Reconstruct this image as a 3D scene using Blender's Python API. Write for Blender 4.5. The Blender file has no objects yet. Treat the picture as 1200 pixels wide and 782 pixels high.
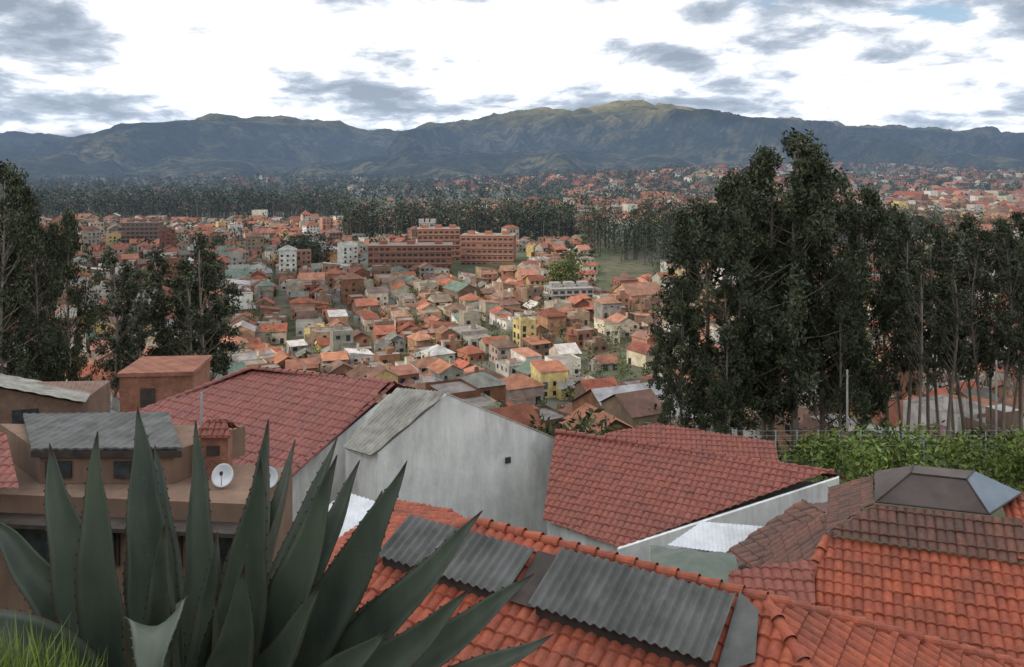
import bpy, bmesh, math, random
import numpy as np
from mathutils import Vector, noise, Matrix
random.seed(7); np.random.seed(7)
R=random.random
def U(a,b): return a+(b-a)*random.random()
D=bpy.data
COL=bpy.context.scene.collection

# ------------------------------------------------------------ materials
def new_mat(name):
    m=D.materials.new(name); m.use_nodes=True
    nt=m.node_tree; b=nt.nodes['Principled BSDF']
    b.inputs['Specular IOR Level'].default_value=0.3
    return m,nt,b
def c4(c): return (c[0],c[1],c[2],1)
def mix_rgb(nt,fac,a,b,bt='MIX'):
    n=nt.nodes.new('ShaderNodeMix'); n.data_type='RGBA'; n.blend_type=bt
    for i,v in ((0,fac),(6,a),(7,b)):
        if isinstance(v,(int,float)): n.inputs[i].default_value=v
        elif isinstance(v,tuple): n.inputs[i].default_value=c4(v)
        else: nt.links.new(v,n.inputs[i])
    return n.outputs[2]
def ramp(nt,src,p0,p1,c0=(0,0,0),c1=(1,1,1)):
    n=nt.nodes.new('ShaderNodeValToRGB'); nt.links.new(src,n.inputs[0])
    e=n.color_ramp.elements; e[0].position=p0; e[1].position=p1
    e[0].color=c4(c0); e[1].color=c4(c1); return n.outputs[0]
def tnoise(nt,scale,detail=5,vec=None,rough=.55,stretch=None):
    n=nt.nodes.new('ShaderNodeTexNoise'); n.inputs['Scale'].default_value=scale
    n.inputs['Detail'].default_value=min(detail,4); n.inputs['Roughness'].default_value=rough
    if vec is None:
        g=nt.nodes.new('ShaderNodeNewGeometry'); vec=g.outputs['Position']
    if stretch:
        mp=nt.nodes.new('ShaderNodeMapping'); mp.inputs['Scale'].default_value=stretch
        nt.links.new(vec,mp.inputs[0]); vec=mp.outputs[0]
    nt.links.new(vec,n.inputs['Vector']); return n.outputs[0]
def bump(nt,b,h,strength=.3,dist=.02):
    n=nt.nodes.new('ShaderNodeBump'); n.inputs['Strength'].default_value=strength
    n.inputs['Distance'].default_value=dist
    nt.links.new(h,n.inputs['Height']); nt.links.new(n.outputs[0],b.inputs['Normal'])
def mat_noise(name,c1,c2,scale=2,rough=.9,bs=.3,bd=.02,stretch=None,p=(.35,.65),dirt=None):
    m,nt,b=new_mat(name)
    n=tnoise(nt,scale,6,stretch=stretch)
    f=ramp(nt,n,p[0],p[1]); col=mix_rgb(nt,f,c1,c2)
    if dirt:
        n2=tnoise(nt,scale*.6,8,stretch=(1,1,.4),rough=.7); f2=ramp(nt,n2,.48,.74)
        col=mix_rgb(nt,f2,col,dirt)
        n3=tnoise(nt,scale*3,6,stretch=(1,1,.2),rough=.7); col=mix_rgb(nt,1.0,col,ramp(nt,n3,.35,.65,(1.05,)*3,(.85,)*3),'MULTIPLY')
    nt.links.new(col,b.inputs['Base Color']); b.inputs['Roughness'].default_value=rough
    if bs: bump(nt,b,tnoise(nt,scale*8,4),bs,bd)
    return m
def mat_tile(name,c1,c2,cd,dirt=.5):
    m,nt,b=new_mat(name)
    uv=nt.nodes.new('ShaderNodeUVMap'); fl=nt.nodes.new('ShaderNodeVectorMath'); fl.operation='FLOOR'
    nt.links.new(uv.outputs[0],fl.inputs[0])
    w=nt.nodes.new('ShaderNodeTexWhiteNoise'); w.noise_dimensions='2D'; nt.links.new(fl.outputs[0],w.inputs['Vector'])
    col=mix_rgb(nt,w.outputs[0],c1,c2)
    n2=tnoise(nt,.9,8,rough=.7); f2=ramp(nt,n2,.42,.72,(0,0,0),(dirt,)*3)
    col=mix_rgb(nt,f2,col,cd)
    n3=tnoise(nt,9,6,rough=.7); f3=ramp(nt,n3,.3,.7,(.62,)*3,(1.12,)*3)
    col=mix_rgb(nt,1.0,col,f3,'MULTIPLY')
    nt.links.new(col,b.inputs['Base Color']); b.inputs['Roughness'].default_value=.7
    bump(nt,b,n3,.25,.01)
    return m
def mat_attr(name,rough=.9,var=.35,scale=.5):
    m,nt,b=new_mat(name)
    a=nt.nodes.new('ShaderNodeVertexColor'); a.layer_name='Col'
    n=tnoise(nt,scale,4,rough=.7); f=ramp(nt,n,.3,.7,(1-var,)*3,(1+var*.3,)*3)
    col=mix_rgb(nt,1.0,a.outputs[0],f,'MULTIPLY')
    nt.links.new(col,b.inputs['Base Color']); b.inputs['Roughness'].default_value=rough
    b.inputs['Specular IOR Level'].default_value=.15
    return m
M={}
M['tile_new']=mat_tile('tile_orange',(.40,.098,.046),(.28,.066,.036),(.13,.055,.04),.65)
M['tile_red']=mat_tile('tile_red',(.28,.088,.06),(.22,.068,.05),(.15,.07,.055),.55)
M['tile_pink']=mat_tile('tile_pink',(.29,.10,.08),(.22,.075,.062),(.17,.085,.072),.55)
M['tile_old']=mat_tile('tile_old',(.20,.088,.062),(.125,.065,.05),(.08,.06,.05),.8)
M['white']=mat_noise('white_plaster',(.74,.735,.70),(.60,.60,.575),.8,.95,.5,.03,dirt=(.36,.35,.33))
M['whitewall']=mat_noise('whitewash',(.74,.74,.72),(.62,.62,.60),1.2,.95,.3,.02,dirt=(.40,.39,.37))
M['brown']=mat_noise('brown_render',(.235,.15,.105),(.18,.115,.082),.7,.95,.3,.02,dirt=(.12,.085,.065))
M['grey']=mat_noise('fibre_cement_dark',(.13,.13,.125),(.085,.085,.08),1.5,.85,.3,.01,dirt=(.05,.05,.047))
M['greyl']=mat_noise('fibre_cement_pale',(.34,.33,.29),(.24,.23,.20),1.5,.85,.3,.01,dirt=(.15,.13,.10))
M['sheet']=mat_noise('pale_sheet',(.60,.62,.64),(.50,.51,.53),1.0,.5,.1,.01,dirt=(.38,.38,.38))
M['dark']=mat_noise('dark_timber',(.035,.028,.024),(.06,.045,.038),3,.7,.2)
M['metal']=mat_noise('galvanised',(.25,.26,.27),(.18,.19,.2),4,.5,.05)
M['green']=mat_noise('green_tarp',(.13,.155,.125),(.09,.11,.09),2,.7,.2)
M['concrete']=mat_noise('concrete',(.30,.29,.27),(.22,.21,.2),1,.95,.3,dirt=(.13,.12,.11))
M['soil']=mat_noise('soil_grass',(.05,.07,.025),(.10,.085,.05),3,1,.6,.05)
def mat_brick(name,c1,c2,sc=4):
    m,nt,b=new_mat(name)
    g=nt.nodes.new('ShaderNodeNewGeometry')
    s=nt.nodes.new('ShaderNodeSeparateXYZ'); nt.links.new(g.outputs['Position'],s.inputs[0])
    ad=nt.nodes.new('ShaderNodeMath'); ad.operation='ADD'; nt.links.new(s.outputs[0],ad.inputs[0]); nt.links.new(s.outputs[1],ad.inputs[1])
    c=nt.nodes.new('ShaderNodeCombineXYZ'); nt.links.new(ad.outputs[0],c.inputs[0]); nt.links.new(s.outputs[2],c.inputs[1])
    t=nt.nodes.new('ShaderNodeTexBrick'); nt.links.new(c.outputs[0],t.inputs['Vector'])
    t.inputs['Scale'].default_value=sc; t.inputs['Color1'].default_value=c4(c1); t.inputs['Color2'].default_value=c4(c2)
    t.inputs['Mortar'].default_value=(.25,.2,.17,1); t.inputs['Mortar Size'].default_value=.012
    n=tnoise(nt,1.2,7,rough=.7); f=ramp(nt,n,.35,.7,(1.05,)*3,(.6,)*3)
    col=mix_rgb(nt,1.0,t.outputs[0],f,'MULTIPLY'); nt.links.new(col,b.inputs['Base Color']); b.inputs['Roughness'].default_value=.9
    return m
M['brick']=mat_brick('brick_red',(.31,.125,.075),(.23,.09,.055))
M['brickd']=mat_brick('brick_dull',(.22,.13,.09),(.17,.10,.075))
m,nt,b=new_mat('window_glass'); b.inputs['Roughness'].default_value=.15; b.inputs['Specular IOR Level'].default_value=.5
nt.links.new(ramp(nt,tnoise(nt,3,2),.3,.7,(.015,.018,.02),(.05,.055,.06)),b.inputs['Base Color']); M['glass']=m
m,nt,b=new_mat('skylight_amber'); nt.links.new(mix_rgb(nt,ramp(nt,tnoise(nt,1.5,6),.35,.7),(.06,.042,.036),(.10,.078,.07)),b.inputs['Base Color']); b.inputs['Roughness'].default_value=.6; M['amber']=m
m,nt,b=new_mat('skylight_blue'); nt.links.new(mix_rgb(nt,ramp(nt,tnoise(nt,1.5,6),.35,.7),(.11,.145,.18),(.17,.20,.24)),b.inputs['Base Color']); b.inputs['Roughness'].default_value=.35; M['bluep']=m
m,nt,b=new_mat('leaf_mix')
a=nt.nodes.new('ShaderNodeVertexColor'); a.layer_name='Col'
nt.links.new(a.outputs[0],b.inputs['Base Color']); b.inputs['Roughness'].default_value=.65; b.inputs['Specular IOR Level'].default_value=.2
M['leaf']=m
M['bark']=mat_noise('eucalyptus_bark',(.26,.22,.17),(.14,.115,.09),1.5,.9,0,stretch=(1,1,.3))
M['town']=mat_attr('town_surfaces',.9,.5,.35)

# ------------------------------------------------------------ mesh helpers
def obj(name,verts,faces,mat=None,parent=None,smooth=False,cols=None,edges=[]):
    me=D.meshes.new(name); me.from_pydata([tuple(v) for v in verts],edges,[tuple(f) for f in faces]); 
    if cols is not None:
        ca=me.color_attributes.new('Col','FLOAT_COLOR','CORNER')
        cnt=np.array([len(f) for f in faces]); arr=np.repeat(np.array(cols,dtype=np.float32),cnt,axis=0)
        arr=np.concatenate([arr,np.ones((len(arr),1),np.float32)],1); ca.data.foreach_set('color',arr.ravel())
    if mat: me.materials.append(M[mat] if isinstance(mat,str) else mat)
    if smooth: me.polygons.foreach_set('use_smooth',[True]*len(me.polygons))
    me.update()
    o=D.objects.new(name,me); COL.objects.link(o)
    if parent: o.parent=parent
    return o
def empty(name,loc=(0,0,0)):
    o=D.objects.new(name,None); o.empty_display_size=.3; COL.objects.link(o); return o
def box(name,c,size,rot=0,mat=None,parent=None,bev=0):
    x,y,z=[s/2 for s in size]; cr,sr=math.cos(rot),math.sin(rot)
    vs=[]
    for dz in (-z,z):
        for dx,dy in ((-x,-y),(x,-y),(x,y),(-x,y)):
            vs.append((c[0]+dx*cr-dy*sr,c[1]+dx*sr+dy*cr,c[2]+dz))
    fs=[(3,2,1,0),(4,5,6,7),(0,1,5,4),(1,2,6,5),(2,3,7,6),(3,0,4,7)]
    return obj(name,vs,fs,mat,parent)
def prism(name,foot,z0,z1,mat,parent=None):
    n=len(foot); 
    if not isinstance(z1,(list,tuple)): z1=[z1]*n
    vs=[(p[0],p[1],z0) for p in foot]+[(p[0],p[1],z) for p,z in zip(foot,z1)]
    fs=[(i,(i+1)%n,n+(i+1)%n,n+i) for i in range(n)]+[tuple(range(n,2*n))]
    return obj(name,vs,fs,mat,parent)
def tube(path,radii,n=8):
    vs=[];fs=[]
    path=[Vector(p) for p in path]
    for i,p in enumerate(path):
        t=(path[min(i+1,len(path)-1)]-path[max(i-1,0)]).normalized()
        a=t.orthogonal().normalized() if abs(t.z)<.9 else Vector((1,0,0)); bb=t.cross(a).normalized(); a=bb.cross(t)
        for k in range(n):
            th=2*math.pi*k/n; vs.append(p+(a*math.cos(th)+bb*math.sin(th))*radii[i])
    for i in range(len(path)-1):
        for k in range(n):
            fs.append((i*n+k,i*n+(k+1)%n,(i+1)*n+(k+1)%n,(i+1)*n+k))
    return vs,fs
def pole(name,a,b_,r,mat,parent=None):
    v,f=tube([a,b_],[r,r*.9],8); f.append(tuple(range(8,16))); return obj(name,v,f,mat,parent,True)

def surf_panel(name,pts,mat,parent=None,col=.25,row=.38,kind='tile',thick=0,amp=.055,nc=8):
    """tiled / corrugated sheet filling a (convex, near planar) polygon, profile modelled for real"""
    P=[Vector(p) for p in pts]; c=sum(P,Vector())/len(P)
    n=Vector()
    for i in range(len(P)):
        a,b2=P[i],P[(i+1)%len(P)]; n+= (a-c).cross(b2-c)
    n.normalize()
    if n.z<0: n=-n
    down=Vector((0,0,-1)); down=(down-n*down.dot(n))
    if down.length<1e-3: down=Vector((0,-1,0)); down=down-n*down.dot(n)
    down.normalize(); ac=n.cross(down).normalized()
    us=[(p-c).dot(ac) for p in P]; vs_=[(p-c).dot(down) for p in P]
    u0=math.floor(min(us)/col)-1; u1=math.ceil(max(us)/col)+1
    v0=math.floor(min(vs_)/row)-1; v1=math.ceil(max(vs_)/row)+1
    uu=np.arange(u0*nc,u1*nc+1)/nc
    if kind=='tile':
        vv=np.array(sorted([k for k in range(v0,v1+1)]+[k+.93 for k in range(v0,v1)]),dtype=float)
    else: vv=np.array([v0,v1],dtype=float)
    G,Hh=np.meshgrid(uu,vv)
    if kind=='tile':
        h=amp*np.abs(np.sin(np.pi*G))**.8 + .035*(Hh-np.floor(Hh+1e-6)) 
        rs=np.random.RandomState(5).rand(400,400)
        h=h+.018*rs[(np.floor(Hh+1e-6).astype(int))%400,(np.floor(G).astype(int))%400]
    else:
        h=amp*.5*(1+np.cos(2*np.pi*G))
    X=np.array(c)[None,None,:]+G[...,None]*col*np.array(ac)+Hh[...,None]*row*np.array(down)+h[...,None]*np.array(n)
    ny,nx=G.shape
    idx=np.arange(ny*nx).reshape(ny,nx)
    F=np.stack([idx[:-1,:-1],idx[1:,:-1],idx[1:,1:],idx[:-1,1:]],-1).reshape(-1,4)
    me=D.meshes.new(name); me.from_pydata(X.reshape(-1,3).tolist(),[],F.tolist())
    uvl=me.uv_layers.new(name='UVMap')
    li=np.zeros(len(me.loops),dtype=np.int32); me.loops.foreach_get('vertex_index',li)
    g=G.reshape(-1)[li].reshape(-1,4); hh=Hh.reshape(-1)[li].reshape(-1,4)
    g=g.mean(1,keepdims=True)+(g-g.mean(1,keepdims=True))*.9; hh=hh.mean(1,keepdims=True)+(hh-hh.mean(1,keepdims=True))*.9
    uvl.data.foreach_set('uv',np.stack([g.ravel(),hh.ravel()],-1).ravel().astype(np.float32))
    bm=bmesh.new(); bm.from_mesh(me)
    for i in range(len(P)):
        a,b2=P[i],P[(i+1)%len(P)]; ed=(b2-a); 
        if ed.length<1e-4: continue
        pn=ed.cross(n).normalized()
        if pn.dot(c-a)>0: pn=-pn
        bmesh.ops.bisect_plane(bm,geom=bm.verts[:]+bm.edges[:]+bm.faces[:],plane_co=a,plane_no=pn,clear_outer=True)
    bm.to_mesh(me); bm.free()
    me.materials.append(M[mat])
    o=D.objects.new(name,me); COL.objects.link(o)
    if parent: o.parent=parent
    if thick:
        md=o.modifiers.new('s','SOLIDIFY'); md.thickness=thick; md.offset=-1
    return o
def ridge_caps(name,a,b_,mat,parent=None,r=.12,L=.4,lift=.03):
    a=Vector(a);b_=Vector(b_); d=b_-a; n=max(1,int(d.length/L)); t=d.normalized()
    s=t.cross(Vector((0,0,1))).normalized(); up=s.cross(t).normalized()
    vs=[];fs=[]
    for i in range(n):
        p0=a+d*(i/n); p1=a+d*((i+1.12)/n)
        for p,rr,lf in ((p0,r*.86,0),(p1,r*1.08,.025)):
            for k in range(8):
                th=math.pi*k/7; vs.append(p+s*math.cos(th)*rr+up*(math.sin(th)*rr+lift+lf-.03))
        o=i*16
        for k in range(7): fs.append((o+k,o+k+1,o+8+k+1,o+8+k))
    me=obj(name,vs,fs,mat,parent)
    uvl=me.data.uv_layers.new(name='UVMap')
    arr=[]
    for i in range(n):
        for k in range(7): arr+= [i+.5,77.5]*4
    uvl.data.foreach_set('uv',arr)
    return me

# ------------------------------------------------------------ terrain
TY=[-400,3.35,3.6,14,25,38,55,80,120,180,240,320,1200,2500,4600,16000]
TZ=[-2.1,-2.1,-9.3,-11,-13.8,-16.2,-20.5,-27.6,-42,-57,-66,-70,-71,-72,-72,-72]
def terr(x,y):
    z=np.interp(y,TY,TZ)
    z=z+50*np.exp(-((x-600)/420)**2-((y-2600)/400)**2)+40*np.exp(-((x-1900)/800)**2-((y-2900)/600)**2)
    z=z+26*np.exp(-((x+900)/700)**2-((y-3600)/400)**2)+24*np.exp(-((x-150)/260)**2-((y-3000)/350)**2)
    z=z+75*np.exp(-((x-1500)/1100)**2-((y-4100)/500)**2)
    f=np.clip((y-60)/200,0,1)
    z=z+f*1.5*np.sin(x*.031+1)*np.sin(y*.023)
    return z
ys=[-400,-100,-30,-8,-2,0,1,2,2.6,3.0,3.35,3.36,3.6,4,5,7,10]+list(np.arange(14,60,4))+list(np.geomspace(60,16000,150))
ss=np.linspace(-1.25,1.25,150)
V=[];F=[]
for j,y in enumerate(ys):
    w=max(60,y+40)*1.0
    for s in ss:
        x=s*w; z=float(terr(x,y))
        if 10<y: z+=noise.noise((x*.05,y*.05,0))*.5
        V.append((x,y,z))
nx=len(ss)
for j in range(len(ys)-1):
    for i in range(nx-1):
        a=j*nx+i; F.append((a,a+1,a+nx+1,a+nx))
m,nt,b=new_mat('ground')
n1=tnoise(nt,.02,8,rough=.65); c=mix_rgb(nt,ramp(nt,n1,.4,.6),(.045,.06,.025),(.11,.095,.065))
n2=tnoise(nt,.15,6); c=mix_rgb(nt,ramp(nt,n2,.45,.65),c,(.035,.05,.022))
n3=tnoise(nt,.008,4); c=mix_rgb(nt,ramp(nt,n3,.5,.62),c,(.12,.115,.105))
nt.links.new(c,b.inputs['Base Color']); b.inputs['Roughness'].default_value=1
obj('ground',V,F,m,smooth=True)

# ------------------------------------------------------------ mountains
CPX=[-400,0,60,110,145,165,185,215,240,260,290,330,360,385,410,430,470,500,520,560,590,615,640,665,690,715,740,765,790,820,850,890,925,960,1020,1100,1200,1600]
CPY=[150,157,160,170,178,166,158,145,141,136,140,138,143,140,147,153,154,146,146,140,132,131,127,131,128,121,117,122,123,130,133,142,139,145,150,151,158,165]
def ridged(x,y,oct=5,s=0):
    v=0;a=1;f=1
    for i in range(oct):
        n=noise.noise((x*f+s,y*f,s*1.7)); n=1-math.sqrt(n*n+.002)*2
        v+=n*a; a*=.5; f*=2.05
    return v
def range_mesh(name,y0,yc0,y1,crestf,nx,ny,xw,seed,spur,mat):
    V=[];F=[]
    gx=np.linspace(-xw,xw,nx); gy=np.concatenate([np.linspace(y0,yc0,ny-25),np.linspace(yc0+60,y1,25)])
    for j,y in enumerate(gy):
        for i,x in enumerate(gx):
            yc=yc0-150+250*math.sin(x*.0009+seed)
            Hc=crestf(x,yc)
            start=y0+350+350*math.sin(x*.0013+seed)
            e=(y-start)/(yc-start)
            if e<=1:
                e=max(0,e); env=.45*e+.55*e**1.6
            else: env=max(.5,1-(y-yc)/5000.)
            wx=x+420*noise.noise((x*.0005+seed,y*.0004,3))+ (y-yc)*.30*math.sin(x*.0006+seed)
            r=ridged(wx*.0011+seed,y*.00016,3,2.3+seed)-.9
            r2=ridged(wx*.0036,y*.0016,5,7.1+seed)-.85
            amp=math.sin(math.pi*min(1,max(0,e))**.8)
            z=-76+(Hc+76)*env+r*spur*amp+r2*spur*.40*min(1,e*2.2)*(1-.74*min(1,e)**4)
            lim=(Hc*.93)*y/yc
            if e<.93 and z>lim-40: z=lim-40+40*math.tanh((z-lim+40)/40)
            V.append((x,y,z))
    for j in range(ny-1):
        for i in range(nx-1):
            a=j*nx+i; F.append((a,a+1,a+nx+1,a+nx))
    return obj(name,V,F,mat,smooth=True)
m,nt,b=new_mat('mountain_slopes')
n1=tnoise(nt,.0016,10,rough=.65); c=mix_rgb(nt,ramp(nt,n1,.45,.58),(.028,.038,.025),(.105,.095,.055))
n2=tnoise(nt,.007,9,rough=.75); c=mix_rgb(nt,ramp(nt,n2,.47,.56),c,(.018,.026,.018))
n4=tnoise(nt,.02,6,rough=.7); c=mix_rgb(nt,1.0,c,ramp(nt,n4,.35,.65,(.5,.5,.5),(1.5,1.5,1.5)),'MULTIPLY')
g=nt.nodes.new('ShaderNodeNewGeometry'); s=nt.nodes.new('ShaderNodeSeparateXYZ'); nt.links.new(g.outputs['Position'],s.inputs[0])
mr=nt.nodes.new('ShaderNodeMapRange'); mr.inputs[1].default_value=330; mr.inputs[2].default_value=640; nt.links.new(s.outputs[2],mr.inputs[0])
hf=nt.nodes.new('ShaderNodeMath'); hf.operation='MULTIPLY'; nt.links.new(mr.outputs[0],hf.inputs[0]); nt.links.new(ramp(nt,n1,.35,.6),hf.inputs[1])
c=mix_rgb(nt,hf.outputs[0],c,(.26,.225,.11))
nt.links.new(c,b.inputs['Base Color']); b.inputs['Roughness'].default_value=1; b.inputs['Specular IOR Level'].default_value=.05
range_mesh('mountain_range',4500,9000,13000,lambda x,yc:(195-np.interp(600+x/yc*1000,CPX,CPY))*yc/1000,460,200,9500,1.0,350,m)
FX=[-400,0,90,150,210,300,380,430,520,600,700,800,900,1000,1200,1600]
FY=[200,196,192,180,174,184,196,186,174,180,176,186,188,182,180,188]
range_mesh('foothills',3900,6200,7600,lambda x,yc:(195-np.interp(600+x/yc*1000,FX,FY))*yc/1000,320,90,6800,3.7,150,m)

# ------------------------------------------------------------ town
ROOFS=[(.235,.085,.055),(.29,.115,.075),(.19,.075,.052),(.31,.145,.10),(.215,.095,.07),(.255,.085,.055),(.155,.09,.07),(.30,.13,.08),(.17,.105,.082),(.24,.13,.092)]
ROOFX=[(.24,.24,.23),(.30,.30,.29),(.12,.16,.13),(.19,.145,.12),(.40,.38,.35),(.17,.16,.145),(.13,.12,.11)]
WALLS=[(.50,.47,.42),(.45,.39,.30),(.38,.32,.26),(.27,.135,.085),(.24,.115,.075),(.29,.27,.24),(.50,.38,.18),(.36,.21,.14),(.55,.53,.48),(.29,.155,.10),(.25,.175,.125),(.21,.14,.105),(.46,.40,.31)]
class Acc:
    def __init__(s): s.v=[];s.f=[];s.c=[]
    def add(s,vs,fs,cs):
        o=len(s.v); s.v+=vs; s.f+=[tuple(i+o for i in f) for f in fs]; s.c+=cs
def house(A,x,y,z,w,l,h,rot,kind,rc,wc,detail,rh=None):
    cr,sr=math.cos(rot),math.sin(rot)
    def T(a,b2,cc): return (x+a*cr-b2*sr,y+a*sr+b2*cr,z+cc)
    W,Lh=w/2,l/2
    vs=[T(-W,-Lh,-4),T(W,-Lh,-4),T(W,Lh,-4),T(-W,Lh,-4),T(-W,-Lh,h),T(W,-Lh,h),T(W,Lh,h),T(-W,Lh,h)]
    fs=[(0,1,5,4),(1,2,6,5),(2,3,7,6),(3,0,4,7)]; cs=[wc]*4
    A.add(vs,fs,cs)
    o=.45; rh=rh or w*.27
    if kind=='gable':
        e=h-.12
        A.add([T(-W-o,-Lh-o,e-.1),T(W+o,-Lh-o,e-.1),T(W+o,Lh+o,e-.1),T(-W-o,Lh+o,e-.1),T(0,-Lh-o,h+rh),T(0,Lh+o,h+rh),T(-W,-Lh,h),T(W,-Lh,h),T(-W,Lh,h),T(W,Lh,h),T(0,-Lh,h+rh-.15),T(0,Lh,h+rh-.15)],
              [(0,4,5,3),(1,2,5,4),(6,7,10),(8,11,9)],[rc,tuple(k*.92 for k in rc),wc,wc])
    elif kind=='hip':
        q=min(W,Lh*.8)
        A.add([T(-W-o,-Lh-o,h-.1),T(W+o,-Lh-o,h-.1),T(W+o,Lh+o,h-.1),T(-W-o,Lh+o,h-.1),T(0,-Lh+q,h+rh),T(0,Lh-q,h+rh)],
              [(0,1,4),(1,2,5,4),(2,3,5),(3,0,4,5),(3,2,1,0)],[rc]*4+[wc])
    elif kind=='shed':
        A.add([T(-W-.2,-Lh-.2,h-.05),T(W+.2,-Lh-.2,h-.05),T(W+.2,Lh+.2,h+rh*.6),T(-W-.2,Lh+.2,h+rh*.6),T(-W,Lh,h),T(W,Lh,h)],
              [(0,1,2,3),(4,5,2,3),(1,5,2),(0,3,4)],[rc,wc,wc,wc])
    else:
        p=.5
        A.add([T(-W,-Lh,h),T(W,-Lh,h),T(W,Lh,h),T(-W,Lh,h),T(-W,-Lh,h+p),T(W,-Lh,h+p),T(W,Lh,h+p),T(-W,Lh,h+p)],
              [(0,1,2,3),(0,1,5,4),(1,2,6,5),(2,3,7,6),(3,0,4,7)],[(.22,.195,.175)]+[wc]*4)
        if detail and R()<.7:
            a=U(-W*.4,W*.4);b2=U(-Lh*.4,Lh*.4);k=U(.8,1.6);hh=U(1.2,2.4)
            A.add([T(a-k,b2-k,h),T(a+k,b2-k,h),T(a+k,b2+k,h),T(a-k,b2+k,h),T(a-k,b2-k,h+hh),T(a+k,b2-k,h+hh),T(a+k,b2+k,h+hh),T(a-k,b2+k,h+hh)],
              [(4,5,6,7),(0,1,5,4),(1,2,6,5),(2,3,7,6),(3,0,4,7)],[rc]+[wc]*4)
    if detail and kind!='flat' and R()<.3:
        a=W*.4; A.add([T(a-.35,-.35,h),T(a+.35,-.35,h),T(a+.35,.35,h),T(a-.35,.35,h),T(a-.35,-.35,h+rh+.9),T(a+.35,-.35,h+rh+.9),T(a+.35,.35,h+rh+.9),T(a-.35,.35,h+rh+.9)],
            [(4,5,6,7),(0,1,5,4),(1,2,6,5),(2,3,7,6),(3,0,4,7)],[(.1,.08,.07)]+[wc]*4)
    if detail:
        nst=max(1,int((h+.3)/2.8)); d=.05
        for face in (0,1,3):
            ln=w if face%2==0 else l; nw=max(1,int(ln/2.8))
            for st in range(nst):
                for k in range(nw):
                    if R()<.2: continue
                    u=-ln/2+ln*(k+.5)/nw; ww=U(.45,.85); z0=st*2.8+(.9 if R()<.8 else .1); z1=st*2.8+2.2
                    dc=(.03,.035,.04) if R()<.8 else (.12,.13,.14)
                    if face==0: q=[T(u-ww,-Lh-d,z0),T(u+ww,-Lh-d,z0),T(u+ww,-Lh-d,z1),T(u-ww,-Lh-d,z1)]
                    elif face==1: q=[T(W+d,u-ww,z0),T(W+d,u+ww,z0),T(W+d,u+ww,z1),T(W+d,u-ww,z1)]
                    else: q=[T(-W-d,u-ww,z0),T(-W-d,u+ww,z0),T(-W-d,u+ww,z1),T(-W-d,u-ww,z1)]
                    A.add(q,[(0,1,2,3)],[dc])
def jit(c,a=.25):
    k=1+U(-a,a); return (c[0]*k,c[1]*k*(1+U(-.06,.06)),c[2]*k)
A1=Acc();A2=Acc()
def blocked(x,y):
    px=600+x/y*1000
    if 540<y<700 and 415<px<620: return True
    if 470<y<640 and 705<px<760: return True
    if 560<y<1000 and px>690 and px<900 : return True
    if 780<y<900 and 395<px<670: return True
    if 1080<y<1330 and px<420: return True
    if y>1400 and px<580+80*math.sin(y*.004): return R()<.95
    if y<110: return True
    return False
tr_spots=[]
def fill(y0,y1,sp,A,detail,ang,gap=.1,tree=.25):
    ca,sa=math.cos(ang),math.sin(ang); ext=y1*1.1
    n=int(ext*2/sp)
    for i in range(-n//2,n//2+1):
        for j in range(-n//2,n//2+1):
            a=i*sp+ (i//2)*sp*.4; b2=j*sp+(j//6)*sp*.7
            x=a*ca-b2*sa; y=a*sa+b2*ca+(y0+y1)/2
            if y<y0 or y>y1 or abs(x)>y*.72+30: continue
            x+=U(-.18,.18)*sp;y+=U(-.18,.18)*sp
            if blocked(x,y): continue
            dn=noise.noise((x*.004,y*.002,4))
            if R()<gap+max(0,dn*.7): 
                if R()<.8: tr_spots.append((x,y))
                continue
            if R()<tree: tr_spots.append((x+sp*.5,y-sp*.45))
            z=float(terr(x,y)); near=y<520
            big=R()
            w=sp*U(.6,.95); l=sp*U(.6,1.0); h=random.choice([2.9,3.2,5.6,5.2,6.0,5.4,3.4,7.8]) if near else random.choice([3,5.6,5.8,6,8.5])
            k=R(); kind='gable' if k<.40 else 'hip' if k<.58 else 'shed' if k<.74 else 'flat'
            if big<.04: w*=1.7;l*=1.9;h=U(5,8)
            elif big<.09: h=U(9,13) if near else U(11,20)
            if h>8.6: kind='flat' if R()<.7 else 'hip'
            rc=jit(random.choice(ROOFS if R()<.84 else ROOFX)); wc=jit(random.choice(WALLS))
            rot=ang+random.choice([0,math.pi/2])+U(-.12,.12)+.35*noise.noise((x*.006,y*.006,1))
            house(A,x,y,z,w,l,h,rot,kind,rc,wc,detail)
            if near and R()<.7:
                house(A,x+U(-.5,.5)*w,y-U(.3,.5)*l,z,w*U(.4,.7),l*U(.4,.7),h*U(.45,.8),rot+math.pi/2,random.choice(['gable','shed','flat','hip']),jit(random.choice([rc,rc,(.25,.25,.24),(.2,.12,.1)])),wc,detail)
fill(115,330,10.2,A1,True,.5,.08,.38)
fill(332,560,11.2,A1,True,.32,.08,.38)
fill(562,1000,14,A2,True,.55,.12,.35)
fill(1005,1750,20,A2,False,.25,.22,.35)
fill(1760,4300,38,A2,False,.6,.45,.5)
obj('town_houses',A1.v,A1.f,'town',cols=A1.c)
obj('distant_town',A2.v,A2.f,'town',cols=A2.c)

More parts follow.
